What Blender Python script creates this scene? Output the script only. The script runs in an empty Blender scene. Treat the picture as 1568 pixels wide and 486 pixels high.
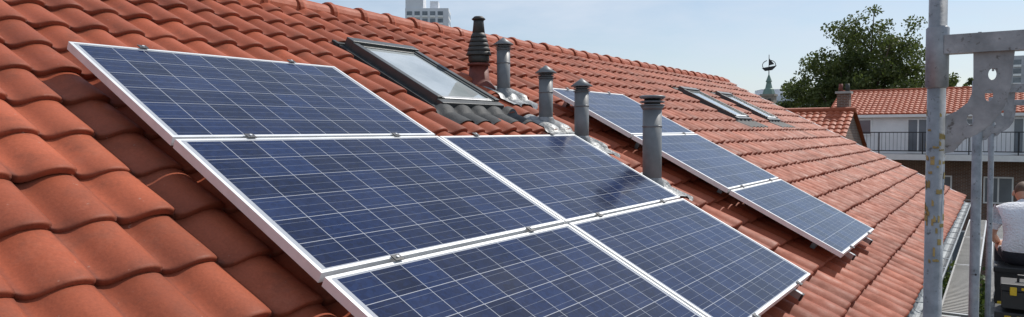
import bpy, bmesh, math, random
import numpy as np
from mathutils import Vector, Matrix, Euler
random.seed(7); rng=np.random.default_rng(7)
scene=bpy.context.scene
GZ=-8.0
SL=0.4777; H=1.306
sn,cs=math.sin(SL),math.cos(SL)
D=Vector((cs,0,-sn)); N=Vector((sn,0,cs)); Yv=Vector((0,1,0))
ROOF=Matrix(((D.x,0,N.x,-H*N.x),(0,1,0,0),(D.z,0,N.z,-H*N.z),(0,0,0,1)))
# roof-local coordinates: x = -s (s metres up the slope), y = along the eave, z = height over the panel plane

# ------------------------------------------------------------------ materials
def new_mat(name):
    m=bpy.data.materials.new(name); m.use_nodes=True
    nt=m.node_tree; b=nt.nodes['Principled BSDF']
    return m,nt,b
def nd(nt,t,**kw):
    n=nt.nodes.new(t)
    for k,v in kw.items(): setattr(n,k,v)
    return n
def mathn(nt,op,a,b=None,c=None,clamp=False):
    n=nt.nodes.new('ShaderNodeMath'); n.operation=op; n.use_clamp=clamp
    for i,v in enumerate((a,b,c)):
        if v is None: continue
        if isinstance(v,(int,float)): n.inputs[i].default_value=v
        else: nt.links.new(v,n.inputs[i])
    return n.outputs[0]
def mixc(nt,f,a,b,bt='MIX'):
    n=nt.nodes.new('ShaderNodeMix'); n.data_type='RGBA'; n.blend_type=bt
    for i,v in ((0,f),(6,a),(7,b)):
        if isinstance(v,(int,float)): n.inputs[i].default_value=v
        elif isinstance(v,(tuple,list)): n.inputs[i].default_value=(*v[:3],1)
        else: nt.links.new(v,n.inputs[i])
    return n.outputs[2]
def noise(nt,scale,detail=4,rough=.55,coord='Object',vec=None):
    n=nt.nodes.new('ShaderNodeTexNoise'); n.inputs['Scale'].default_value=scale
    n.inputs['Detail'].default_value=detail; n.inputs['Roughness'].default_value=rough
    if vec is None:
        tc=nt.nodes.new('ShaderNodeTexCoord'); vec=tc.outputs[coord]
    nt.links.new(vec,n.inputs['Vector']); return n.outputs[0]
def ramp(nt,f,stops):
    r=nt.nodes.new('ShaderNodeValToRGB'); nt.links.new(f,r.inputs[0])
    el=r.color_ramp.elements
    while len(el)<len(stops): el.new(0.5)
    for e,(p,c) in zip(el,stops):
        e.position=p; e.color=(*c,1) if isinstance(c,(tuple,list)) else (c,c,c,1)
    return r.outputs[0]
def bump(nt,b,h,strength=.3,dist=.01):
    n=nt.nodes.new('ShaderNodeBump'); n.inputs['Strength'].default_value=strength
    n.inputs['Distance'].default_value=dist
    nt.links.new(h,n.inputs['Height']); nt.links.new(n.outputs[0],b.inputs['Normal'])
def simple(name,col,rough=.6,metal=0,var=.18,scale=8,bstr=.15,bdist=.004,spec=.5):
    m,nt,b=new_mat(name)
    nz=noise(nt,scale,5)
    lo=tuple(c*(1-var) for c in col); hi=tuple(min(1,c*(1+var)) for c in col)
    nt.links.new(ramp(nt,nz,[(.3,lo),(.7,hi)]),b.inputs['Base Color'])
    b.inputs['Roughness'].default_value=rough; b.inputs['Metallic'].default_value=metal
    b.inputs['Specular IOR Level'].default_value=spec
    if bstr: bump(nt,b,noise(nt,scale*6,3),bstr,bdist)
    return m

def tile_material(name,attr=True):
    m,nt,b=new_mat(name)
    n1=noise(nt,1.1,5); n2=noise(nt,26,4); n3=noise(nt,6,6,.65)
    c=ramp(nt,n1,[(.3,(.33,.078,.036)),(.7,(.42,.108,.052))])
    if attr:
        a=nd(nt,'ShaderNodeAttribute',attribute_name='rnd')
        c=mixc(nt,1.0,c,ramp(nt,a.outputs['Fac'],[(0,.66),(.12,.86),(.8,1.03),(1,1.14)]),'MULTIPLY')
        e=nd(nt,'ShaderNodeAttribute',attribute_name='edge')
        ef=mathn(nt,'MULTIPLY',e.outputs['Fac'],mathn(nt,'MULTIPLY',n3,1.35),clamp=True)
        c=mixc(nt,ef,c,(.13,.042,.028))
    dirt=ramp(nt,n3,[(.52,0.),(.70,.6)])
    c=mixc(nt,dirt,c,(.20,.066,.040))
    pale=ramp(nt,noise(nt,3.1,6,.7),[(.57,0.),(.8,.34)])
    c=mixc(nt,pale,c,(.46,.20,.13))
    fine=ramp(nt,noise(nt,90,5,.7),[(.3,.84),(.7,1.12)])
    c=mixc(nt,1.0,c,fine,'MULTIPLY')
    spots=ramp(nt,noise(nt,34,3,.6),[(.70,0.),(.74,.45)])
    c=mixc(nt,spots,c,(.40,.27,.21))
    nt.links.new(c,b.inputs['Base Color'])
    b.inputs['Specular IOR Level'].default_value=.24
    nt.links.new(ramp(nt,n3,[(.3,.52),(.7,.74)]),b.inputs['Roughness'])
    bump(nt,b,n2,.35,.004)
    return m
M_tile=tile_material('terracotta_tile')
M_tile2=tile_material('terracotta_far',False)

def panel_material():
    m,nt,b=new_mat('pv_cells')
    uv=nd(nt,'ShaderNodeUVMap'); sep=nd(nt,'ShaderNodeSeparateXYZ'); nt.links.new(uv.outputs[0],sep.inputs[0])
    u,v=sep.outputs[0],sep.outputs[1]
    P=.1580; mu=(1.65-10*P)/2; mv=(.99-6*P)/2
    cu=mathn(nt,'DIVIDE',mathn(nt,'SUBTRACT',u,mu),P); cv=mathn(nt,'DIVIDE',mathn(nt,'SUBTRACT',v,mv),P)
    fu=mathn(nt,'FRACT',cu); fv=mathn(nt,'FRACT',cv)
    def near(f,w):
        d=mathn(nt,'MINIMUM',f,mathn(nt,'SUBTRACT',1.0,f))
        return mathn(nt,'LESS_THAN',d,w/P)
    gap=mathn(nt,'MAXIMUM',near(fu,.0015),near(fv,.0015))
    def out(x,n): return mathn(nt,'MAXIMUM',mathn(nt,'LESS_THAN',x,0.0),mathn(nt,'GREATER_THAN',x,float(n)))
    gap=mathn(nt,'MAXIMUM',gap,mathn(nt,'MAXIMUM',out(cu,10),out(cv,6)))
    f3=mathn(nt,'FRACT',mathn(nt,'MULTIPLY',cv,3.0))
    bus=mathn(nt,'LESS_THAN',mathn(nt,'ABSOLUTE',mathn(nt,'SUBTRACT',f3,.5)),.0008*3/P)
    comb=nd(nt,'ShaderNodeCombineXYZ'); nt.links.new(mathn(nt,'FLOOR',cu),comb.inputs[0]); nt.links.new(mathn(nt,'FLOOR',cv),comb.inputs[1])
    oi=nd(nt,'ShaderNodeObjectInfo'); nt.links.new(oi.outputs['Random'],comb.inputs[2])
    wn=nd(nt,'ShaderNodeTexWhiteNoise'); nt.links.new(comb.outputs[0],wn.inputs['Vector'])
    vo=nd(nt,'ShaderNodeTexVoronoi'); vo.inputs['Scale'].default_value=55; nt.links.new(uv.outputs[0],vo.inputs['Vector'])
    vs=nd(nt,'ShaderNodeSeparateColor'); nt.links.new(vo.outputs['Color'],vs.inputs[0])
    k=mathn(nt,'ADD',mathn(nt,'MULTIPLY',wn.outputs['Value'],.6),mathn(nt,'MULTIPLY',vs.outputs[0],.4))
    base=ramp(nt,k,[(.1,(.004,.009,.033)),(.5,(.007,.016,.058)),(.95,(.012,.028,.092))])
    c=mixc(nt,mathn(nt,'MULTIPLY',bus,.5),base,(.30,.33,.38))
    c=mixc(nt,mathn(nt,'MULTIPLY',gap,.75),c,(.55,.57,.60))
    dust=ramp(nt,noise(nt,2.2,6,.7),[(.42,.0),(.8,.05)])
    c=mixc(nt,dust,c,(.35,.33,.30))
    nt.links.new(c,b.inputs['Base Color'])
    nt.links.new(ramp(nt,noise(nt,3.5,5,.6),[(.3,.12),(.75,.22)]),b.inputs['Roughness'])
    b.inputs['IOR'].default_value=1.33
    bump(nt,b,noise(nt,1.3,2),.02,.01)
    return m
M_cell=panel_material()
M_alu=simple('anodised_aluminium',(.80,.81,.81),.42,.25,.08,12,.05)
M_alud=simple('rail_aluminium',(.42,.43,.44),.4,.8,.1,12,.05)
M_clamp=simple('clamp_dark',(.10,.10,.10),.45,.5)
M_black=simple('black_plastic',(.018,.018,.018),.45,0,.2,20,.1)
M_pipe=simple('grey_pvc',(.165,.175,.18),.46,0,.22,7,.12)
M_pipe_d=simple('dark_vent',(.04,.038,.033),.55,0,.3,18,.2)
M_pot=simple('dark_red_clay',(.16,.035,.022),.6,0,.25,14,.2)
M_zinc=simple('zinc',(.24,.26,.27),.45,.5,.25,5,.2)
def galv():
    m,nt,b=new_mat('galvanised_steel')
    n=noise(nt,14,6,.65); n3=noise(nt,60,3)
    c=ramp(nt,n,[(.3,(.20,.215,.225)),(.6,(.33,.345,.36)),(.75,(.43,.44,.45))])
    c=mixc(nt,ramp(nt,noise(nt,5,5,.7),[(.58,0.),(.72,.4)]),c,(.33,.29,.21))
    c=mixc(nt,ramp(nt,noise(nt,38,4,.7),[(.60,0.),(.68,.8)]),c,(.09,.08,.07))
    nt.links.new(c,b.inputs['Base Color']); b.inputs['Metallic'].default_value=.35
    b.inputs['Roughness'].default_value=.5; bump(nt,b,n3,.25,.002); return m
M_galv=galv()
M_splash=simple('old_yellow_paint',(.36,.27,.10),.7,.1,.35,30,.3)
def lead():
    m,nt,b=new_mat('lead_flashing')
    n=noise(nt,9,6,.7); c=ramp(nt,n,[(.3,(.14,.15,.155)),(.55,(.25,.26,.265)),(.75,(.46,.46,.46))])
    nt.links.new(c,b.inputs['Base Color']); b.inputs['Metallic'].default_value=.3; b.inputs['Roughness'].default_value=.5
    bump(nt,b,noise(nt,22,4),.7,.012); return m
M_lead=lead()
M_lead_d=simple('apron_dark',(.045,.048,.05),.65,.05,.3,14,.3,.006,.3)
M_frame=simple('skylight_frame',(.075,.08,.08),.4,.3,.12,10,.05)
M_white=simple('white_paint',(.80,.80,.78),.6,0,.07,3,.05)
M_cream=simple('render_wall',(.82,.82,.81),.8,0,.06,2,.1)
M_wglass=simple('window_glass',(.16,.18,.20),.08,0,.3,.6,0)
M_dark=simple('dark_iron',(.025,.025,.028),.5,.3)
M_conc=simple('concrete',(.38,.37,.35),.85,0,.15,3,.2)
M_ground=simple('ground_mat',(.16,.155,.13),.95,0,.4,.12,.2)
M_grass=simple('garden_lawn_mat',(.06,.10,.03),.95,0,.4,.8,.2)
def skyglass():
    m,nt,b=new_mat('skylight_glass')
    c=ramp(nt,noise(nt,2.0,3),[(.35,(.36,.40,.40)),(.65,(.54,.58,.58))])
    nt.links.new(c,b.inputs['Base Color']); b.inputs['Roughness'].default_value=.05
    b.inputs['Coat Weight'].default_value=.6; b.inputs['Coat Roughness'].default_value=.03; return m
M_sg=skyglass()
def brick(name,c1,c2,mortar=(.30,.28,.25)):
    m,nt,b=new_mat(name)
    tc=nd(nt,'ShaderNodeTexCoord'); sp=nd(nt,'ShaderNodeSeparateXYZ'); nt.links.new(tc.outputs['Object'],sp.inputs[0])
    cb=nd(nt,'ShaderNodeCombineXYZ'); nt.links.new(mathn(nt,'ADD',sp.outputs[0],sp.outputs[1]),cb.inputs[0]); nt.links.new(sp.outputs[2],cb.inputs[1])
    br=nd(nt,'ShaderNodeTexBrick'); nt.links.new(cb.outputs[0],br.inputs['Vector'])
    br.inputs['Color1'].default_value=(*c1,1); br.inputs['Color2'].default_value=(*c2,1); br.inputs['Mortar'].default_value=(*mortar,1)
    br.inputs['Scale'].default_value=1; br.inputs['Brick Width'].default_value=.21; br.inputs['Row Height'].default_value=.065; br.inputs['Mortar Size'].default_value=.008
    c=mixc(nt,.6,br.outputs[0],ramp(nt,noise(nt,1.5,5),[(.3,.55),(.7,1.2)]),'MULTIPLY')
    nt.links.new(c,b.inputs['Base Color']); b.inputs['Roughness'].default_value=.9; return m
M_brick=brick('brown_brick',(.15,.075,.05),(.20,.10,.065))

# ------------------------------------------------------------------ builder
class B:
    def __init__(s): s.v=[];s.f=[];s.m=[];s.mats=[];s.sm=[]
    def mi(s,mat):
        if mat not in s.mats: s.mats.append(mat)
        return s.mats.index(mat)
    def face(s,pts,mat,smooth=False):
        b=len(s.v); s.v+= [tuple(p) for p in pts]; s.f.append(tuple(range(b,b+len(pts)))); s.m.append(s.mi(mat)); s.sm.append(smooth)
    def box(s,x0,x1,y0,y1,z0,z1,mat,M=None):
        P=[Vector((x,y,z)) for z in (z0,z1) for y in (y0,y1) for x in (x0,x1)]
        if M is not None: P=[M@p for p in P]
        b=len(s.v); s.v+=[tuple(p) for p in P]
        for f in ((0,2,3,1),(4,5,7,6),(0,1,5,4),(2,6,7,3),(0,4,6,2),(1,3,7,5)):
            s.f.append(tuple(b+i for i in f)); s.m.append(s.mi(mat)); s.sm.append(False)
    def cyl(s,p0,p1,r0,r1,mat,n=20,cap=True,smooth=True):
        s.lathe(p0,p1,[(0,r0),(1,r1)],mat,n,cap,smooth)
    def lathe(s,p0,p1,prof,mat,n=24,cap=True,smooth=True):
        p0=Vector(p0);p1=Vector(p1);ax=(p1-p0); L=ax.length; z=ax.normalized()
        x=z.orthogonal().normalized(); y=z.cross(x)
        b=len(s.v); mi=s.mi(mat)
        for (t,r) in prof:
            c=p0+ax*t
            for i in range(n):
                a=2*math.pi*i/n; s.v.append(tuple(c+x*(r*math.cos(a))+y*(r*math.sin(a))))
        for k in range(len(prof)-1):
            for i in range(n):
                j=(i+1)%n
                s.f.append((b+k*n+i,b+k*n+j,b+(k+1)*n+j,b+(k+1)*n+i)); s.m.append(mi); s.sm.append(smooth)
        if cap:
            s.f.append(tuple(b+i for i in reversed(range(n)))); s.m.append(mi); s.sm.append(False)
            k=len(prof)-1
            s.f.append(tuple(b+k*n+i for i in range(n))); s.m.append(mi); s.sm.append(False)
    def obj(s,name,parent=None,matrix=None,bevel=0,seg=2):
        me=bpy.data.meshes.new(name); me.from_pydata(s.v,[],s.f)
        for m in s.mats: me.materials.append(m)
        me.polygons.foreach_set('material_index',s.m); me.polygons.foreach_set('use_smooth',s.sm)
        me.validate(); me.update()
        o=bpy.data.objects.new(name,me); scene.collection.objects.link(o)
        if parent: o.parent=parent
        if matrix is not None: o.matrix_world=matrix
        if bevel:
            bv=o.modifiers.new('bevel','BEVEL'); bv.width=bevel; bv.segments=seg; bv.limit_method='ANGLE'; bv.angle_limit=math.radians(50)
        return o
def empty(name,parent=None):
    o=bpy.data.objects.new(name,None); scene.collection.objects.link(o); o.empty_display_size=.2
    if parent: o.parent=parent
    return o
def R(y,s,d): return ROOF@Vector((-s,y,d))

# ------------------------------------------------------------------ the tiled roof
TW=.215; TL=.330
kt=np.array([0,.05,.12,.24,.38,.54,.70,.84,.93,1.0]); kz=np.array([.10,.0,.0,.20,.64,.95,1.0,.88,.66,.44])
PS=np.interp(np.linspace(0,1,41),kt,kz); PSs=PS.copy()
for _ in range(4): PSs[1:-1]=(PSs[:-2]+2*PSs[1:-1]+PSs[2:])/4
PS=PSs
def prof(t): return np.interp(t,np.linspace(0,1,41),PS)
AMP=.045; ZB=-.205; LIFT=.032
def surf_z(y,s):
    t=(y/TW)%1.0; q=((s-S0)/TL)%1.0
    return ZB+AMP*float(prof(t))+LIFT*(1-q)
S0=-.13; ROWS=17; Y0=-15*TW; NC=int(round((17.1-Y0)/TW))
holes=[(4.20,5.02,3.22,4.42),(11.5,12.28,3.16,4.30),(13.4,14.18,3.16,4.30)]
nx=17
ts=np.linspace(0,1,nx)
xs_rel=[1.06,.75,.4,.12,.035,.005,.0,.0,.0]      # relative s in tile, nose at 0
zoff=[0,0,0,0,-.0005,-.003,-.008,-.016,-.034]
V=[];F=[];RN=[];ED=[]
pz=prof(ts)*AMP
for r in range(ROWS):
    for c in range(NC):
        yc=Y0+c*TW; sc=S0+r*TL
        cy,cs_=yc+TW/2,sc+TL/2
        if any(a-.02<cy<b+.02 and e-.05<cs_<f+.05 for a,b,e,f in holes): continue
        base=len(V); rn=random.random()
        jz=random.gauss(0,.0022); jy=random.gauss(0,.0018); js=random.gauss(0,.0045); tilt=random.gauss(0,.006); lt=random.gauss(0,.003)
        for k,(q,zo) in enumerate(zip(xs_rel,zoff)):
            for i,t in enumerate(ts):
                nose=-.028*(1-abs(2*t-1.15)**2.4) if q<.2 else 0
                fade=max(0,1-q/.2)
                s=sc+js+q*TL+nose*fade+(.005 if k>=8 else 0)
                z=ZB+pz[i]+(LIFT+lt)*(1-q)+zo+jz+tilt*(t-.5)
                V.append((-s,yc+jy+t*(TW+.0015),z)); RN.append(rn)
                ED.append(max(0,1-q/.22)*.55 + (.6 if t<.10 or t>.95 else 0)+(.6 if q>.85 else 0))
        for k in range(len(xs_rel)-1):
            for i in range(nx-1):
                a=base+k*nx+i; F.append((a,a+nx,a+nx+1,a+1))
        b2=len(V)
        for k in range(len(xs_rel)):
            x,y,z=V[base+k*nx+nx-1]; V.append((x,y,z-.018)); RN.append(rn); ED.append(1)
        for k in range(len(xs_rel)-1):
            F.append((base+k*nx+nx-1,base+(k+1)*nx+nx-1,b2+k+1,b2+k))
me=bpy.data.meshes.new('roof_tiles'); me.from_pydata(V,[],F)
me.polygons.foreach_set('use_smooth',[True]*len(F))
for nm,ar in (('rnd',RN),('edge',ED)):
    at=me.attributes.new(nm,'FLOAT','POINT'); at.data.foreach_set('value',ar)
me.materials.append(M_tile)
house=empty('terraced_house')
ro=bpy.data.objects.new('roof_tiles',me); scene.collection.objects.link(ro); ro.parent=house; ro.matrix_world=ROOF
YE=17.08
b=B()
ST=S0+ROWS*TL
b.box(-ST-.05,-S0-.02,Y0,YE-.02,-.32,-.24,M_black)
b.obj('roof_boarding',house,ROOF)
rp=R(0,min(ST,5.42),-.17); ex=R(0,S0,-.2)
b=B()
b.face([(rp.x,Y0,rp.z),(rp.x,YE,rp.z),(rp.x-5.2,YE,rp.z-2.75),(rp.x-5.2,Y0,rp.z-2.75)],M_tile2); b.obj('roof_back_slope',house)
b=B()
b.box(rp.x-4.9,ex.x-.35,Y0+.1,YE-.15,GZ,ex.z-.25,M_brick)
b.obj('walls',house)
b=B(); zt=rp.z-.1
b.face([(ex.x-.35,YE-.16,ex.z-.25),(rp.x,YE-.16,zt),(rp.x-4.9,YE-.16,ex.z-.25)],M_brick); b.obj('gable',house)
b=B()
b.box(-5.42,-S0-.02,YE-.03,YE+.03,-.30,-.15,M_white); b.obj('verge_board',house,ROOF)
# ridge caps
b=B(); yy=Y0; n=10
while yy<YE+.05:
    L=.40; jr=random.gauss(0,.004); rx=rp.x+random.gauss(0,.004)
    for (ya,ra,yb,rb) in ((yy,.128,yy+.035,.135),(yy+.035,.135,yy+.07,.122),(yy+.07,.122,yy+L+.02,.108)):
        for i in range(n):
            a0=math.pi*(i/n)*1.1-.157; a1=math.pi*((i+1)/n)*1.1-.157
            cz=rp.z-.045+jr
            q=lambda a,rr,yv:(rx+rr*1.05*math.cos(a),yv,cz+rr*math.sin(a))
            b.face([q(a0,ra,ya),q(a1,ra,ya),q(a1,rb,yb),q(a0,rb,yb)],M_tile2,True)
    for i in range(n):
        a0=math.pi*(i/n)*1.1-.157; a1=math.pi*((i+1)/n)*1.1-.157; cz=rp.z-.045+jr
        q=lambda a,rr,yv:(rx+rr*1.05*math.cos(a),yv,cz+rr*math.sin(a))
        b.face([q(a0,.108,yy),q(a1,.108,yy),q(a1,.128,yy),q(a0,.128,yy)],M_tile2)
    yy+=L
b.obj('ridge_caps',house)
# gutter: half-round zinc
g=R(0,S0,-.2); b=B(); gx=g.x+.075; gz=g.z-.03; n=10; r=.075
for i in range(n):
    a0=math.pi+math.pi*i/n; a1=math.pi+math.pi*(i+1)/n
    for rr in (r,r-.004):
        b.face([(gx+rr*math.cos(a0),Y0,gz+rr*math.sin(a0)),(gx+rr*math.cos(a1),Y0,gz+rr*math.sin(a1)),(gx+rr*math.cos(a1),YE,gz+rr*math.sin(a1)),(gx+rr*math.cos(a0),YE,gz+rr*math.sin(a0))],M_zinc,True)
b.cyl((gx+r,Y0,gz),(gx+r,YE,gz),.011,.011,M_zinc,8)
yy=Y0+.3
while yy<YE:
    b.box(gx-r-.01,gx+r+.006,yy,yy+.025,gz+.004,gz+.010,M_zinc); yy+=.6
b.box(gx-r-.03,gx-r-.012,Y0,YE,gz-.16,gz+.02,M_white)
b.obj('gutter',house)

# ------------------------------------------------------------------ solar panels
def solar_panel(y,stop,parent=None):
    PWm,PHm=1.65,.99
    b=B(); x0,x1=-stop,-stop+PHm; y0,y1=y,y+PWm; lip=.015; t=.040; jz=random.gauss(0,.0012)
    b.box(x0,x1,y0,y0+lip,-t,jz,M_alu); b.box(x0,x1,y1-lip,y1,-t,jz,M_alu)
    b.box(x0,x0+lip,y0+lip,y1-lip,-t,jz,M_alu); b.box(x1-lip,x1,y0+lip,y1-lip,-t,jz,M_alu)
    b.face([(x0+lip,y0+lip,-.030),(x0+lip,y1-lip,-.030),(x1-lip,y1-lip,-.030),(x1-lip,y0+lip,-.030)],M_white)
    g=jz-.0025; t1,t2=random.gauss(0,.0006),random.gauss(0,.0006)
    b.face([(x0+lip,y0+lip,g+t1),(x1-lip,y0+lip,g-t2),(x1-lip,y1-lip,g),(x0+lip,y1-lip,g)],M_cell)
    o=b.obj('solar_panel',None,ROOF)
    me=o.data; uvl=me.uv_layers.new(name='UVMap')
    for p in me.polygons:
        for li in p.loop_indices:
            v=me.vertices[me.loops[li].vertex_index].co
            uvl.data[li].uv=(v.y-y0,v.x-x0)
    return o
AY,AS=1.625,3.469
for (i,j) in ((0,0),(0,1),(0,2),(1,1),(1,2)):
    solar_panel(AY+1.67*i,AS-1.01*j)
BY,BS=5.985,3.44
for j in range(3): solar_panel(BY,BS-1.01*j)
rails=B()
def rail(y,sa,sb):
    rails.box(-sb,-sa,y-.018,y+.018,-.085,-.0425,M_alud)
    rails.box(-sa,-sa+.012,y-.022,y+.022,-.088,-.042,M_black)
    s=sa+.3
    while s<sb:
        rails.box(-s-.02,-s+.02,y-.035,y+.035,-.175,-.086,M_alud); s+=.9
def clampm(y,s,end=0):
    rails.box(-s-.018,-s+.018,y-.022,y+.022,.0045,.009,M_clamp)
    rails.cyl((-s,y,.008),(-s,y,.014),.006,.006,M_alu,8)
for yo,top,rows in ((AY,AS,3),(AY+1.67,AS-1.01,2),(BY,BS,3)):
    for f in (.36,1.30):
        rail(yo+f,top-1.01*rows-.03,top+.03)
        for k in range(rows+1):
            clampm(yo+f,top-1.01*k+(.01 if 0<k<rows else (.004 if k==0 else .016)))
rails.obj('mounting_rails',None,ROOF)

# ------------------------------------------------------------------ roof windows
def flash(y0,y1,s0,s1,off,mat,name,par,div=16,wob=0.0):
    ny=int((y1-y0)/.0125); ns=max(6,int((s1-s0)/.03)); v=[];f=[]
    for a in range(ns+1):
        for c in range(ny+1):
            s=s0+(s1-s0)*a/ns; y=y0+(y1-y0)*c/ny
            sw=s+(wob*math.sin(y*23+1)+wob*.6*math.sin(y*51)) if a in(0,) else s
            z=max(surf_z(y,s+.03),surf_z(y,s-.012),surf_z(y,s),surf_z(y+.012,s),surf_z(y-.012,s))+off+random.uniform(0,.002)
            v.append((-sw,y,z))
    for a in range(ns):
        for c in range(ny):
            i=a*(ny+1)+c; f.append((i,i+ny+1,i+ny+2,i+1))
    me=bpy.data.meshes.new(name); me.from_pydata(v,[],[tuple(reversed(q)) for q in f]); me.materials.append(mat)
    me.polygons.foreach_set('use_smooth',[True]*len(f))
    o=bpy.data.objects.new(name,me); scene.collection.objects.link(o); o.parent=par; o.matrix_world=ROOF; return o
def roof_window(y0,y1,s0,s1):
    e=empty('roof_window')
    b=B(); w=.06; zt=-.095; zb=-.26
    b.box(-s1,-s1+.09,y0,y1,zb,zt+.012,M_frame)
    b.box(-s0-.07,-s0,y0,y1,zb,zt-.02,M_frame)
    b.box(-s1+.09,-s0-.07,y0,y0+w,zb,zt,M_frame); b.box(-s1+.09,-s0-.07,y1-w,y1,zb,zt,M_frame)
    a,c=y0+w+.004,y1-w-.004; p,q=-s1+.094,-s0-.074
    b.box(p,q,a,a+.03,zb,zt-.012,M_frame); b.box(p,q,c-.03,c,zb,zt-.012,M_frame)
    b.box(p,p+.035,a+.03,c-.03,zb,zt-.013,M_frame); b.box(q-.045,q,a+.03,c-.03,zb,zt-.013,M_alud)
    b.obj('frame',e,ROOF,.004)
    b=B(); b.face([(p+.035,a+.03,zt-.022),(q-.045,a+.03,zt-.022),(q-.045,c-.03,zt-.022),(p+.035,c-.03,zt-.022)],M_sg); b.obj('glass',e,ROOF)
    b=B()
    b.box(-s1-.08,-s1,y0-.07,y1+.07,-.21,-.150,M_lead_d); b.box(-s1,-s0,y0-.06,y0,-.22,-.160,M_lead_d); b.box(-s1,-s0,y1,y1+.06,-.22,-.160,M_lead_d)
    b.obj('side_flashing',e,ROOF)
    flash(y0-.10,y1+.12,s0-.27,s0+.01,.006,M_lead_d,'apron',e,20)
    return e
for hx in holes: roof_window(*hx)

# ------------------------------------------------------------------ flues and vents
def vent_pipe(y,s,h,r,kind):
    p=R(y,s,-.17); e=empty('vent_pipe'); b=B()
    t=Vector((p.x,p.y,p.z+h))
    b.lathe(p-Vector((0,0,.15)),t,[(0,r),(1,r)],M_pipe,28)
    b.lathe(t-Vector((0,0,.14*1)),t-Vector((0,0,.125)),[(0,r+.001),(.3,r+.004),(.7,r+.004),(1,r+.001)],M_pipe,28)
    if kind=='cone':
        z=t.z
        for k in range(3):
            b.lathe((p.x,p.y,z-.012+k*.016),(p.x,p.y,z-.004+k*.016),[(0,r*1.05),(.5,r*1.22),(1,r*1.05)],M_pipe,28)
        b.lathe((p.x,p.y,z-.01),(p.x,p.y,z+.04),[(0,r*.8),(1,r*.8)],M_black,20)
        b.lathe((p.x,p.y,z+.035),(p.x,p.y,z+.105),[(0,r*1.5),(.08,r*1.55),(.8,r*.38),(1,r*.08)],M_pipe,28)
    else:
        z=t.z
        b.lathe((p.x,p.y,z),(p.x,p.y,z+.03),[(0,r*1.0),(1,r*1.25)],M_pipe,28)
        b.lathe((p.x,p.y,z+.02),(p.x,p.y,z+.10),[(0,r*.85),(1,r*.85)],M_black,24)
        for k in range(2):
            b.lathe((p.x,p.y,z+.03+k*.028),(p.x,p.y,z+.045+k*.028),[(0,r*1.15),(.4,r*1.34),(.6,r*1.34),(1,r*1.2)],M_pipe,28)
        b.lathe((p.x,p.y,z+.092),(p.x,p.y,z+.118),[(0,r*1.22),(.3,r*1.36),(.75,r*1.36),(1,r*1.1)],M_pipe,28)
    b.lathe(p-Vector((0,0,.1)),p+Vector((0,0,.07)),[(0,r+.03),(.6,r+.022),(.95,r+.006),(1,r+.001)],M_lead,24,False)
    b.obj('pipe',e)
    flash(y-.20,y+.25,s-.26,s+.16,.010,M_lead,'lead_flashing',e,16,.02)
vent_pipe(5.47,3.56,.44,.062,'cone')
vent_pipe(5.36,2.96,.42,.062,'cone')
vent_pipe(5.43,2.60,.46,.062,'cone')
vent_pipe(5.42,1.86,.62,.077,'flat')
p=R(5.37,3.80,-.17); e=empty('chimney_vent'); b=B()
b.lathe(p-Vector((0,0,.15)),p+Vector((0,0,.17)),[(0,.17),(.35,.16),(.5,.125),(.6,.10),(1,.088)],M_pot,28)
b.lathe(p+Vector((0,0,.17)),p+Vector((0,0,.20)),[(0,.088),(.2,.108),(.8,.108),(1,.09)],M_pot,28)
b.lathe(p+Vector((0,0,.20)),p+Vector((0,0,.30)),[(0,.085),(.2,.10),(1,.098)],M_pipe_d,28)
for k in range(5):
    r0=.118-.011*k
    b.lathe(p+Vector((0,0,.27+.042*k)),p+Vector((0,0,.318+.042*k)),[(0,r0),(.12,r0+.003),(1,r0-.018)],M_pipe_d,28)
b.lathe(p+Vector((0,0,.47)),p+Vector((0,0,.60)),[(0,.060),(.75,.050),(1,.048)],M_pipe_d,24)
b.lathe(p+Vector((0,0,.60)),p+Vector((0,0,.635)),[(0,.055),(.3,.066),(1,.040)],M_pipe_d,24)
b.obj('pot',e)
flash(5.15,5.62,3.52,3.98,.008,M_tile2,'base_tile',e)

# ------------------------------------------------------------------ scaffold
sc=empty('scaffolding')
DZ=-1.82
def gusset(x,y,z,par):
    cu=bpy.data.curves.new('gusset','CURVE'); cu.dimensions='2D'; cu.fill_mode='BOTH'; cu.extrude=.004; cu.bevel_depth=.0012
    out=[(.02,-.09),(.02,.015),(.05,.03),(.078,.055),(.092,.09),(.09,.20),(.185,.20),(.178,.10),(.165,.045),(.135,-.005),(.10,-.035),(.07,-.05),(.045,-.085)]
    sp=cu.splines.new('POLY'); sp.points.add(len(out)-1); sp.use_cyclic_u=True
    for q,(a,c) in zip(sp.points,out): q.co=(a,c,0,1)
    for (cx,cz,r) in ((.135,.135,.011),(.128,.075,.011),(.085,.008,.010)):
        s2=cu.splines.new('POLY'); s2.points.add(13); s2.use_cyclic_u=True
        for k,q in enumerate(s2.points):
            a=2*math.pi*k/14; q.co=(cx+r*math.cos(a),cz+1.6*r*math.sin(a),0,1)
    cu.materials.append(M_galv)
    o=bpy.data.objects.new('gusset',cu); scene.collection.objects.link(o); o.parent=par
    o.matrix_world=Matrix.Translation((x,y,z))@Matrix.Rotation(math.pi/2,4,'X')
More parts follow.
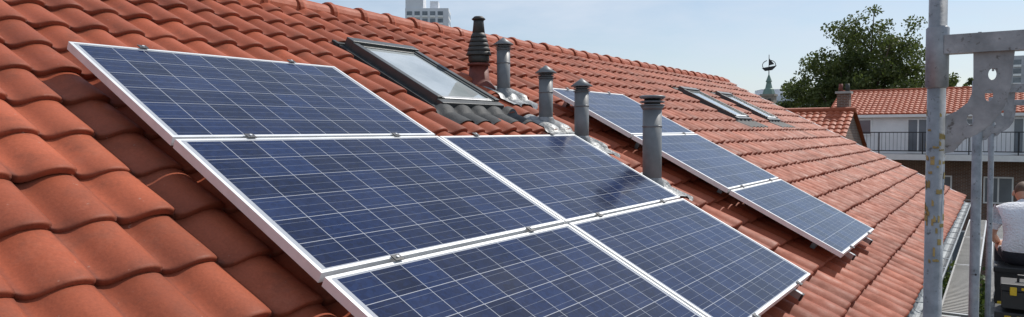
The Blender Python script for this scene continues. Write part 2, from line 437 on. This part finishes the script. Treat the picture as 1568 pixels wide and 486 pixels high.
def frame(x,y,top,rr=.0242,w=.74,paint=False):
    b=B()
    for xx,tp in ((x,top),(x+w,top)):
        b.cyl((xx,y,GZ),(xx,y,tp),rr,rr,M_galv,28)
    b.lathe((x,y,.12),(x,y,.30),[(0,rr+.001),(.03,rr+.006),(.97,rr+.006),(1,rr+.001)],M_galv,28)
    b.box(x+.018,x+w-.018,y-.026,y+.026,.218,.272,M_galv)
    b.box(x+.018,x+w-.018,y-.020,y+.020,DZ-.09,DZ-.045,M_galv)
    for zz in (.55,-.72):
        b.box(x-.010,x+.010,y+rr-.002,y+rr+.03,zz,zz+.05,M_galv)
    b.cyl((x+.006,y-rr-.0008,.42),(x+.006,y-rr+.004,.42),.007,.007,M_black,14)  # black discs on the tube paint the shade inside its pin holes
    b.cyl((x+.006,y-rr-.0008,-.9),(x+.006,y-rr+.004,-.9),.007,.007,M_black,14)
    if paint:   # thin irregular remains of paint on the tube
        pr=random.Random(3); n=28
        for k in range(90):
            zz=pr.gauss(-.13,.13); a0=pr.randrange(n); w_=pr.choice((1,1,2,3)); h=pr.uniform(.004,.03)
            for j in range(w_):
                a=2*math.pi*(a0+j)/n; c_=2*math.pi*(a0+j+1)/n; q=rr+.0009; hh=h*pr.uniform(.4,1)
                b.face([(x+q*math.cos(a),y+q*math.sin(a),zz),(x+q*math.cos(c_),y+q*math.sin(c_),zz),(x+q*math.cos(c_),y+q*math.sin(c_),zz+hh),(x+q*math.cos(a),y+q*math.sin(a),zz+h)],M_splash,True)
    b.obj('frame',sc,None,0 if paint else .002,1)
    gusset(x,y,.02,sc)
frame(-.155,2.436,1.25,paint=True)
frame(-.112,5.25,.29,.028)
frame(-.062,8.15,.29,.024)
frame(-.06,-1.2,.29,.024)
b=B()
for (xa,xb) in ((-.47,-.17),(-.07,.22),(.24,.54)):
    for (ya,yb) in ((-1.1,2.38),(2.48,5.20),(5.31,8.10),(8.21,11.2),(11.25,14.2),(14.25,17)):
        b.box(xa,xb,ya,yb,DZ-.045,DZ-.0005,M_alud)
        k=ya+.06
        while k<yb-.06:
            b.box(xa+.02,xb-.02,k,k+.03,DZ,DZ+.006,M_conc); k+=.075
b.obj('deck_planks',sc)
b=B()
for zz in (-.82,-1.32): b.cyl((.66,-1.2,zz),(.66,8.2,zz),.021,.021,M_galv,14)
b.obj('guard_rails',sc)

# ------------------------------------------------------------------ worker
def skin_mesh(name,verts,edges,radii,mat,parent,sub=2,root=0):
    me=bpy.data.meshes.new(name); me.from_pydata(verts,edges,[])
    o=bpy.data.objects.new(name,me); scene.collection.objects.link(o)
    sk=o.modifiers.new('skin','SKIN'); sk.use_smooth_shade=True
    for i,r in enumerate(radii):
        rr=r if isinstance(r,tuple) else (r,r)
        me.skin_vertices[0].data[i].radius=rr; me.skin_vertices[0].data[i].use_root=(i==root)
    ss=o.modifiers.new('sub','SUBSURF'); ss.levels=sub; ss.render_levels=sub
    dg=bpy.context.evaluated_depsgraph_get(); me2=bpy.data.meshes.new_from_object(o.evaluated_get(dg))
    bpy.data.objects.remove(o)
    o=bpy.data.objects.new(name,me2); scene.collection.objects.link(o); o.parent=parent
    me2.materials.clear()
    for m in (mat if isinstance(mat,list) else [mat]): me2.materials.append(m)
    me2.polygons.foreach_set('use_smooth',[True]*len(me2.polygons))
    return o
M_skin=simple('skin',(.50,.27,.18),.5,0,.08,10,.05)
M_shirt=simple('white_shirt',(.82,.83,.86),.85,0,.06,9,.8,.03)
M_trou=simple('dark_trousers',(.022,.024,.032),.8,0,.3,9,.4,.02)
M_hair=simple('hair',(.10,.055,.03),.7,0,.3,40,.5)
M_yel=simple('yellow_plastic',(.70,.46,.02),.4,0,.1,10,.05)
man=empty('seated_worker')
HP=Vector((.21,8.55,-1.225))
vt=[(0,0,0),(0,.03,.12),(0,.09,.26),(0,.18,.39),(0,.25,.455),(0,.31,.50),
    (-.18,.17,.40),(-.27,.13,.17),(-.20,.33,.05),
    (.18,.17,.40),(.27,.15,.17),(.18,.36,.07),
    (-.10,.04,-.03),(-.17,.44,.02),(-.18,.42,-.40),(-.18,.55,-.50),
    (.10,.04,-.03),(.17,.44,.02),(.18,.40,-.40),(.18,.53,-.50)]
ed=[(0,1),(1,2),(2,3),(3,4),(4,5),(3,6),(6,7),(7,8),(3,9),(9,10),(10,11),(0,12),(12,13),(13,14),(14,15),(0,16),(16,17),(17,18),(18,19)]
rd=[(.17,.13),(.165,.12),(.18,.12),(.18,.11),.068,.055,.080,.050,.032,.080,.050,.032,.10,.072,.05,.045,.10,.072,.05,.045]
body=skin_mesh('body',[tuple(Vector(q)+HP) for q in vt],ed,rd,[M_shirt,M_skin,M_trou],man)
for pl in body.data.polygons:
    c=pl.center-HP
    mi=0
    if c.z<.03 or (c.y>.24 and c.z<.10 and abs(c.x)<.3 and not (abs(c.x)>.14 and c.z>.09)): mi=2
    if c.y>.255 and c.z>.42: mi=1
    if abs(c.x)>.20 and .0<c.z<.22 and c.y<.39: mi=1
    if c.y>.18 and .04<c.z<.15 and abs(c.x)>.16 and c.y<.42: mi=1
    if c.z<-.43: mi=2
    pl.material_index=mi
for sx in (-1,1):
    wr=Vector((-.20,.33,.05)) if sx<0 else Vector((.18,.36,.07))
    vs=[tuple(HP+wr)];es=[];rs=[.028]
    palm=wr+Vector((-.02*sx,.07,.01)); vs.append(tuple(HP+palm)); es.append((0,1)); rs.append((.036,.018))
    for k in range(4):
        off=(k-1.5)*.019; ln=[.062,.075,.070,.052][k]
        a=palm+Vector((off,.035,0)); c2=a+Vector((0,ln*.6,-.012)); d2=c2+Vector((0,ln*.35,-.035))
        i=len(vs); vs+=[tuple(HP+a),tuple(HP+c2),tuple(HP+d2)]; es+=[(1,i),(i,i+1),(i+1,i+2)]; rs+=[.010,.009,.008]
    i=len(vs); a=palm+Vector((-.035*-sx,-.01,.0)); vs+=[tuple(HP+a),tuple(HP+a+Vector((.015*sx,.035,-.01)))]; es+=[(1,i),(i,i+1)]; rs+=[.012,.010]
    skin_mesh('hand',vs,es,rs,M_skin,man,1)
HC=HP+Vector((.0,.37,.575))
HM=Matrix.Translation(HC)@Matrix.Rotation(math.radians(-32),4,'X')
bm=bmesh.new(); bmesh.ops.create_uvsphere(bm,u_segments=32,v_segments=24,radius=1)
for v in bm.verts:
    x,y,z=v.co; 
    nz_=.02*math.exp(-((x/.16)**2+((z+.1)/.22)**2)) if y>.5 else 0
    jaw=1-.22*max(0,-z)
    v.co=Vector((x*.076*jaw,y*.098*(1-.08*max(0,-z))+nz_,z*.118))
me=bpy.data.meshes.new('head'); bm.to_mesh(me); bm.free()
for m in (M_skin,M_hair): me.materials.append(m)
for pl in me.polygons:
    pl.use_smooth=True; c=pl.center
    pl.material_index=1 if (c.z>.045 or (c.y<.0 and c.z>-.03)) else 0
ho=bpy.data.objects.new('head',me); scene.collection.objects.link(ho); ho.parent=man
ho.matrix_world=HM
b=B()
for sx in (-1,1):
    b.lathe((sx*.072,0,-.01),(sx*.084,-.006,-.01),[(0,.024),(.6,.030),(1,.018)],M_skin,14)
    b.lathe((sx*.030,.083,.0),(sx*.030,.095,.0),[(0,.012),(1,.006)],M_white,12)
b.box(-.022,.022,.085,.094,-.058,-.050,M_pot)
b.obj('face_features',man,HM)
b=B()
for sx in (-1,1):
    b.box(HP.x+sx*.18-.05,HP.x+sx*.18+.05,HP.y+.36,HP.y+.63,DZ+.007,DZ+.09,M_black)
b.obj('shoes',man,None,.02)
b=B(); cx,cy=HP.x,HP.y
b.box(cx-.22,cx+.22,cy-.16,cy+.18,DZ+.007,DZ+.47,M_black)
b.box(cx-.235,cx+.235,cy-.175,cy+.195,DZ+.42,DZ+.475,M_black)
b.box(cx-.2,cx+.2,cy-.18,cy-.16,DZ+.1,DZ+.14,M_yel)
b.obj('storage_crate',None,None,.01)
def tool_box(x,y,z,w=.44,d=.33,h=.25):
    b=B()
    b.box(x-w/2,x+w/2,y-d/2,y+d/2,z,z+h*.62,M_black)
    b.box(x-w/2-.008,x+w/2+.008,y-d/2-.008,y+d/2+.008,z+h*.64,z+h*.9,M_black)
    b.box(x-.07,x+.07,y-d/2-.014,y-d/2-.002,z+h*.70,z+h*.80,M_yel)
    for sx in (-1,1):
        b.box(x+sx*w*.3-.025,x+sx*w*.3+.025,y-d/2-.022,y-d/2-.006,z+h*.5,z+h*.8,M_yel)
    b.box(x-.10,x-.08,y-.012,y+.012,z+h*.9,z+h*1.12,M_black); b.box(x+.08,x+.10,y-.012,y+.012,z+h*.9,z+h*1.12,M_black)
    b.box(x-.10,x+.10,y-.014,y+.014,z+h*1.06,z+h*1.16,M_black)
    b.obj('tool_box',None,None,.008)
tool_box(.22,7.62,DZ+.007); tool_box(.25,7.62,DZ+.265,.42,.31,.24)

# ------------------------------------------------------------------ house across
def window(b,x0,x1,z0,z1,y,bars=1,fr=.07):
    b.box(x0,x1,y-.03,y+.05,z0,z1,M_white)
    n=bars+1; w=(x1-x0-fr*(n+1))/n
    for k in range(n):
        a=x0+fr+k*(w+fr); b.box(a,a+w,y-.034,y-.02,z0+fr,z1-fr,M_wglass)
op=empty('balcony_house'); FY=41.4
b=B(); b.box(-7.2,12,FY,FY+8,GZ,.85,M_brick); b.obj('walls',op)
b=B()
b.box(-7.1,12,FY-.06,FY-.002,-1.25,.80,M_cream)
b.box(-7.3,-7.1,FY-3.0,FY-.002,-2.3,.5,M_cream)
b.face([(-7.32,FY-3.0,.5),(-7.32,FY-.0,.5),(-7.32,FY,1.1)],M_cream); b.face([(-7.08,FY-3.0,.5),(-7.08,FY,.5),(-7.08,FY,1.1)],M_cream)
b.box(-7.9,-7.25,FY+.5,FY+7.5,-1,.9,M_cream)
b.obj('white_cladding',op)
b=B()
xs=[(-6.2,-5.5),(-3.9,-2.9),(-1.6,-.9),(.5,1.4),(3.0,3.9)]
for i,(a,c) in enumerate(xs): window(b,a,c,-1.2 if i%2 else -.3,.55,FY-.09,1 if c-a>.8 else 0)
for (a,c) in ((-5.4,-4.3),(-3.0,-1.9),(-.6,.6),(2,3.2)): window(b,a,c,-3.6,-2.3,FY-.03,1)
for (a,c) in ((-5.4,-4.0),(-2.5,-1.2),(1,2.6)): window(b,a,c,-7.2,-5.0,FY-.03,1)
b.obj('windows',op)
b=B()
ry0,rz0,ry1,rz1=FY-.25,.78,FY+3.6,2.15
def tiled(b,x0,x1,y0,z0,y1,z1,rows,mat,tw=.25):
    cols=int((x1-x0)/tw)
    for r in range(rows):
        t0,t1=r/rows,(r+1)/rows
        for c in range(cols):
            xa=x0+c*tw
            for k in range(4):
                u0,u1=k/4,(k+1)/4; h0=.045*math.sin(math.pi*u0); h1=.045*math.sin(math.pi*u1)
                ya,yb=y0+(y1-y0)*t0,y0+(y1-y0)*t1; za,zb=z0+(z1-z0)*t0,z0+(z1-z0)*t1
                b.face([(xa+tw*u0,ya,za+h0+.04),(xa+tw*u1,ya,za+h1+.04),(xa+tw*u1,yb,zb+h1),(xa+tw*u0,yb,zb+h0)],mat)
                b.face([(xa+tw*u0,ya,za-.01),(xa+tw*u1,ya,za-.01),(xa+tw*u1,ya,za+h1+.04),(xa+tw*u0,ya,za+h0+.04)],mat)
tiled(b,-7.7,12,ry0,rz0,ry1,rz1,12,M_tile2)
b.face([(-7.7,ry1,rz1),(12,ry1,rz1),(12,FY+8,0),(-7.7,FY+8,0)],M_tile2)
b.cyl((-7.7,ry1,rz1),(12,ry1,rz1),.12,.12,M_tile2,10)
b.box(-7.75,-7.7,ry0,ry0+.1,rz0-.15,rz0+.1,M_white)
b.box(-7.7,12,ry0-.12,ry0,rz0-.16,rz0-.02,M_white)
b.obj('roof',op)
b=B()
b.box(-6.9,12,FY-1.6,FY-.07,-1.42,-1.26,M_conc)
b.box(-6.9,12,FY-1.66,FY-1.6,-1.5,-1.22,M_white)
b.obj('balcony_slab',op)
b=B()
for zz in (-.17,-1.08): b.box(-6.9,12,FY-1.60,FY-1.56,zz,zz+.045,M_dark)
x=-6.9
while x<12:
    b.box(x,x+.014,FY-1.585,FY-1.57,-1.06,-.17,M_dark)
    x+=.17
x=-6.9
while x<12: b.box(x,x+.05,FY-1.61,FY-1.56,-1.25,-.13,M_dark); x+=1.9
b.obj('balcony_railing',op)
# lower neighbour roof
nb=empty('brick_house')
b=B(); b.box(-16,-4.9,27.2,35,GZ,-1.2,M_brick); b.obj('walls',nb)
b=B(); tiled(b,-16,-4.7,27,-1.35,31,.75,14,M_tile2); b.face([(-16,31,.75),(-4.7,31,.75),(-4.7,35.2,-1.35),(-16,35.2,-1.35)],M_tile2)
b.cyl((-16,31,.78),(-4.7,31,.78),.12,.12,M_tile2,10); b.obj('roof',nb)
b=B(); b.face([(-4.85,27.2,-1.2),(-4.85,34.9,-1.2),(-4.85,31,.70)],M_brick); b.obj('gable',nb)
b=B(); b.box(-5.45,-5.0,31.2,31.7,0,1.45,M_brick); b.box(-5.51,-4.94,31.14,31.76,1.45,1.54,M_conc)
b.lathe((-5.35,31.45,1.54),(-5.35,31.45,1.85),[(0,.09),(1,.075)],M_pot,14); b.lathe((-5.1,31.45,1.54),(-5.1,31.45,1.85),[(0,.09),(1,.075)],M_pipe_d,14)
b.obj('chimney',nb)

# ------------------------------------------------------------------ distant buildings
def tower_block(name,cx,cy,w,d,top,mat,rot,fl=3.0,bay=3.2,extra=None):
    e=empty(name); Mx=Matrix.Translation((cx,cy,0))@Matrix.Rotation(rot,4,'Z')
    b=B(); b.box(-w/2,w/2,-d/2,d/2,GZ,top,mat,Mx)
    if extra: 
        for q in extra: b.box(*q,mat,Mx)
    b.obj('walls',e)
    b=B(); z=top-3
    while z>GZ+1:
        k=-w/2+.7
        while k<w/2-bay+.6:
            b.box(k,k+bay-1.0,-d/2-.08,-d/2+.1,z,z+1.7,M_wglass,Mx); b.box(k,k+bay-1.0,-d/2-.5,-d/2-.09,z-.75,z-.05,M_white,Mx); k+=bay
        k=-d/2+.7
        while k<d/2-bay+.6:
            b.box(w/2-.1,w/2+.08,k,k+bay-1.0,z,z+1.7,M_wglass,Mx); k+=bay
        z-=fl
    b.obj('windows',e)
M_tw=simple('tower_render',(.66,.68,.71),.8,0,.1,.1,0)
M_tw2=simple('tower_grey',(.42,.43,.45),.8,0,.1,.1,0)
tower_block('apartment_tower',-201,231,18,13,51,M_tw,.62,extra=[(-8.9,-1.5,-6,6,51,59),(1,4.5,-3,3,51,54.5)])
tower_block('apartment_block',14,300,24,12,24.5,M_tw2,0.1)
tower_block('office_building',-50,215,22,12,9.5,M_tw,.5,extra=[(-9,-3,-4,4,9.5,11.5)])
tower_block('office_building',-62,245,24,12,7.5,M_tw2,.5)
M_cop=simple('copper_green',(.16,.24,.20),.6,.1,.2,1,0)
M_stone=simple('old_stone',(.26,.23,.19),.9,0,.2,1,0)
e=empty('church_spire'); b=B(); sx,sy=-29.6,113.6
b.box(sx-.95,sx+.95,sy-.95,sy+.95,GZ,5.2,M_stone); b.box(sx-1.1,sx+1.1,sy-1.1,sy+1.1,5.2,5.5,M_stone)
for k in (-.45,.25):
    b.box(sx+k-.1,sx+k+.35,sy-.99,sy-.90,3.2,4.8,M_black)
b.lathe((sx,sy,5.5),(sx,sy,8.6),[(0,1.0),(.25,.75),(.3,.55),(.6,.35),(.63,.5),(.7,.4),(1,.06)],M_cop,8,True,False)
b.cyl((sx,sy,8.5),(sx,sy,11.6),.07,.05,M_dark,8)
b.obj('tower',e)
b=B()
for k in range(20):
    a0=2*math.pi*k/20; a1=2*math.pi*(k+1)/20
    if 3<k<6: continue
    b.cyl((sx+1.0*math.cos(a0),sy,10+.75*math.sin(a0)),(sx+1.0*math.cos(a1),sy,10+.75*math.sin(a1)),.06,.06,M_dark,6)
b.face([(sx-1.1,sy,9.6),(sx+1.2,sy,9.9),(sx+.5,sy,9.2),(sx-.6,sy,9.1)],M_dark)
b.face([(sx+.05,sy+.02,9.95),(sx+.8,sy+.02,10.1),(sx+.05,sy+.02,11.0)],M_dark)
b.obj('ship_weather_vane',e)

# ------------------------------------------------------------------ trees
def leafmat(name,c1,c2):
    m,nt,b=new_mat(name)
    a=nd(nt,'ShaderNodeAttribute',attribute_name='rnd')
    nt.links.new(ramp(nt,a.outputs['Fac'],[(0,c1),(1,c2)]),b.inputs['Base Color']); b.inputs['Roughness'].default_value=.6
    b.inputs['Specular IOR Level'].default_value=.25
    tr=nd(nt,'ShaderNodeBsdfTranslucent'); tr.inputs[0].default_value=(.11,.15,.03,1)
    mx=nd(nt,'ShaderNodeMixShader'); mx.inputs[0].default_value=.3
    nt.links.new(b.outputs[0],mx.inputs[1]); nt.links.new(tr.outputs[0],mx.inputs[2]); nt.links.new(mx.outputs[0],nt.nodes['Material Output'].inputs[0])
    return m
M_leaf=leafmat('oak_leaves',(.040,.060,.020),(.115,.135,.045))
M_leaf2=leafmat('shrub_leaves',(.03,.06,.018),(.07,.12,.03))
M_bark=simple('bark',(.10,.075,.055),.95,0,.3,6,.4)
def foliage(name,clusters,leaf,mat,parent=None):
    Vs=[];Rn=[]
    for (c,r,n) in clusters:
        d=rng.normal(size=(n,3)); d/=np.linalg.norm(d,axis=1)[:,None]
        rad=rng.random(n)**.45*r; p=np.array(c)+d*rad[:,None]*np.array([1,1,.75])
        u=rng.normal(size=(n,3)); u/=np.linalg.norm(u,axis=1)[:,None]
        w=np.cross(u,rng.normal(size=(n,3))); w/=np.linalg.norm(w,axis=1)[:,None]
        sz=(leaf*(.6+.8*rng.random(n)))[:,None]
        Vs.append(np.stack([p-u*sz,p+w*sz*.6,p+u*sz,p-w*sz*.6],1).reshape(-1,3))
        cr=rng.random()*.45; Rn.append(np.repeat(np.clip(cr+rng.random(n)*.5,0,1),4))
    Vv=np.concatenate(Vs); rr=np.concatenate(Rn); nf=len(Vv)//4
    me=bpy.data.meshes.new(name); me.from_pydata(Vv.tolist(),[],np.arange(nf*4).reshape(-1,4).tolist())
    at=me.attributes.new('rnd','FLOAT','POINT'); at.data.foreach_set('value',rr.astype(np.float32))
    me.materials.append(mat); o=bpy.data.objects.new(name,me); scene.collection.objects.link(o)
    if parent: o.parent=parent
    return o
def tree(name,x,y,top,w,nclus=110,leaf=.16,cb=.35,seed=1,mat=None):
    rd_=random.Random(seed); e=empty(name); b=B()
    hgt=top-GZ; cz=GZ+hgt*(cb+1)/2; rz=hgt*(1-cb)/2
    base=Vector((x,y,GZ)); fork=Vector((x,y,GZ+hgt*cb*.9))
    b.cyl(base,fork,hgt*.028,hgt*.02,M_bark,12)
    cl=[]
    for k in range(nclus):
        th=rd_.uniform(0,2*math.pi); ph=math.acos(rd_.uniform(-.75,1)); q=rd_.uniform(.45,1.0)
        lob=1+.14*math.sin(3*th+seed)+.1*math.sin(5*ph+2*seed)
        c=Vector((x+w/2*q*lob*math.sin(ph)*math.cos(th),y+w/2*q*lob*math.sin(ph)*math.sin(th),cz+rz*q*lob*.97*math.cos(ph)))
        r=rd_.uniform(.06,.115)*w; cl.append((tuple(c),r,int(170*(r/(.1*w))**2)))
        if k%6==0:
            mid=fork.lerp(c,.5)+Vector((rd_.uniform(-.5,.5),rd_.uniform(-.5,.5),rd_.uniform(0,.6)))
            b.cyl(fork,mid,hgt*.012,hgt*.007,M_bark,7); b.cyl(mid,c,hgt*.007,hgt*.002,M_bark,6)
    b.obj('trunk',e); foliage('crown',cl,leaf,mat or M_leaf,e)
tree('oak_tree',-9.4,66.5,9.2,11.0,340,.13,.28,3)
tree('oak_tree',-15.2,71,4.6,6.5,70,.13,.3,5)
tree('oak_tree',-3.4,78,5.2,4.6,80,.14,.3,8)
tree('oak_tree',7.5,62,2.6,6,70,.14,.3,9)
cl=[]
rd_=random.Random(4)
for k in range(260):
    a=rd_.uniform(-95,60); yy=150+rd_.uniform(0,60)
    cl.append(((a,yy,rd_.uniform(-6,3.5)),rd_.uniform(2.5,4.5),110))
foliage('distant_treeline',cl,.6,M_leaf)
cl=[((rd_.uniform(-3,6),rd_.uniform(20,38),GZ+rd_.uniform(.4,2.6)),rd_.uniform(.7,1.2),220) for k in range(60)]
foliage('garden_shrubs',cl,.10,M_leaf2)

# ------------------------------------------------------------------ ground
b=B(); b.face([(-3000,-3000,GZ),(3000,-3000,GZ),(3000,3000,GZ),(-3000,3000,GZ)],M_ground); b.obj('ground')
b=B(); b.face([(-3,17.5,GZ+.004),(12,17.5,GZ+.004),(12,38,GZ+.004),(-3,38,GZ+.004)],M_grass); b.obj('garden_lawn')

# ------------------------------------------------------------------ light
sd=Vector((.18,.62,.76)).normalized()
el=math.asin(sd.z); az=math.atan2(sd.x,sd.y)
w=bpy.data.worlds.new('World'); scene.world=w; w.use_nodes=True; nt=w.node_tree
bg=nt.nodes['Background']; sky=nt.nodes.new('ShaderNodeTexSky'); sky.sky_type='NISHITA'; sky.sun_disc=False
sky.sun_elevation=el; sky.sun_rotation=az; sky.air_density=1.0; sky.dust_density=.8; sky.ozone_density=1.8
tc=nt.nodes.new('ShaderNodeTexCoord'); mp=nt.nodes.new('ShaderNodeMapping'); mp.inputs['Scale'].default_value=(1,1,3.6); mp.inputs['Rotation'].default_value=(.12,.05,0)
nt.links.new(tc.outputs['Generated'],mp.inputs[0])
nz=noise(nt,3.0,8,.62,vec=mp.outputs[0])
cf=ramp(nt,nz,[(.38,.20),(.70,.85)])
col=mixc(nt,cf,sky.outputs[0],(6.3,7.1,8.2))
nt.links.new(col,bg.inputs[0]); bg.inputs[1].default_value=.108
sl=bpy.data.lights.new('sun','SUN'); sl.energy=4.0; sl.angle=math.radians(.55); sl.color=(1,.95,.88)
so=bpy.data.objects.new('sun',sl); scene.collection.objects.link(so); so.rotation_euler=sd.to_track_quat('Z','Y').to_euler()

# ------------------------------------------------------------------ camera
cam=bpy.data.cameras.new('camera'); co=bpy.data.objects.new('camera',cam); scene.collection.objects.link(co)
cam.sensor_width=36; cam.lens=1089.4/1568*36; cam.clip_start=.02; cam.clip_end=8000
yaw,pit,rol=.6006,.039,-.0036
fw=Vector((-math.sin(yaw)*math.cos(pit),math.cos(yaw)*math.cos(pit),-math.sin(pit)))
r0=Vector((math.cos(yaw),math.sin(yaw),0)); u0=r0.cross(fw)
r=r0*math.cos(rol)+u0*math.sin(rol); u=r.cross(fw)
co.matrix_world=Matrix(((r.x,u.x,-fw.x,0),(r.y,u.y,-fw.y,0),(r.z,u.z,-fw.z,0),(0,0,0,1)))
scene.camera=co
scene.view_settings.view_transform='Standard'; scene.view_settings.look='None'; scene.view_settings.exposure=0
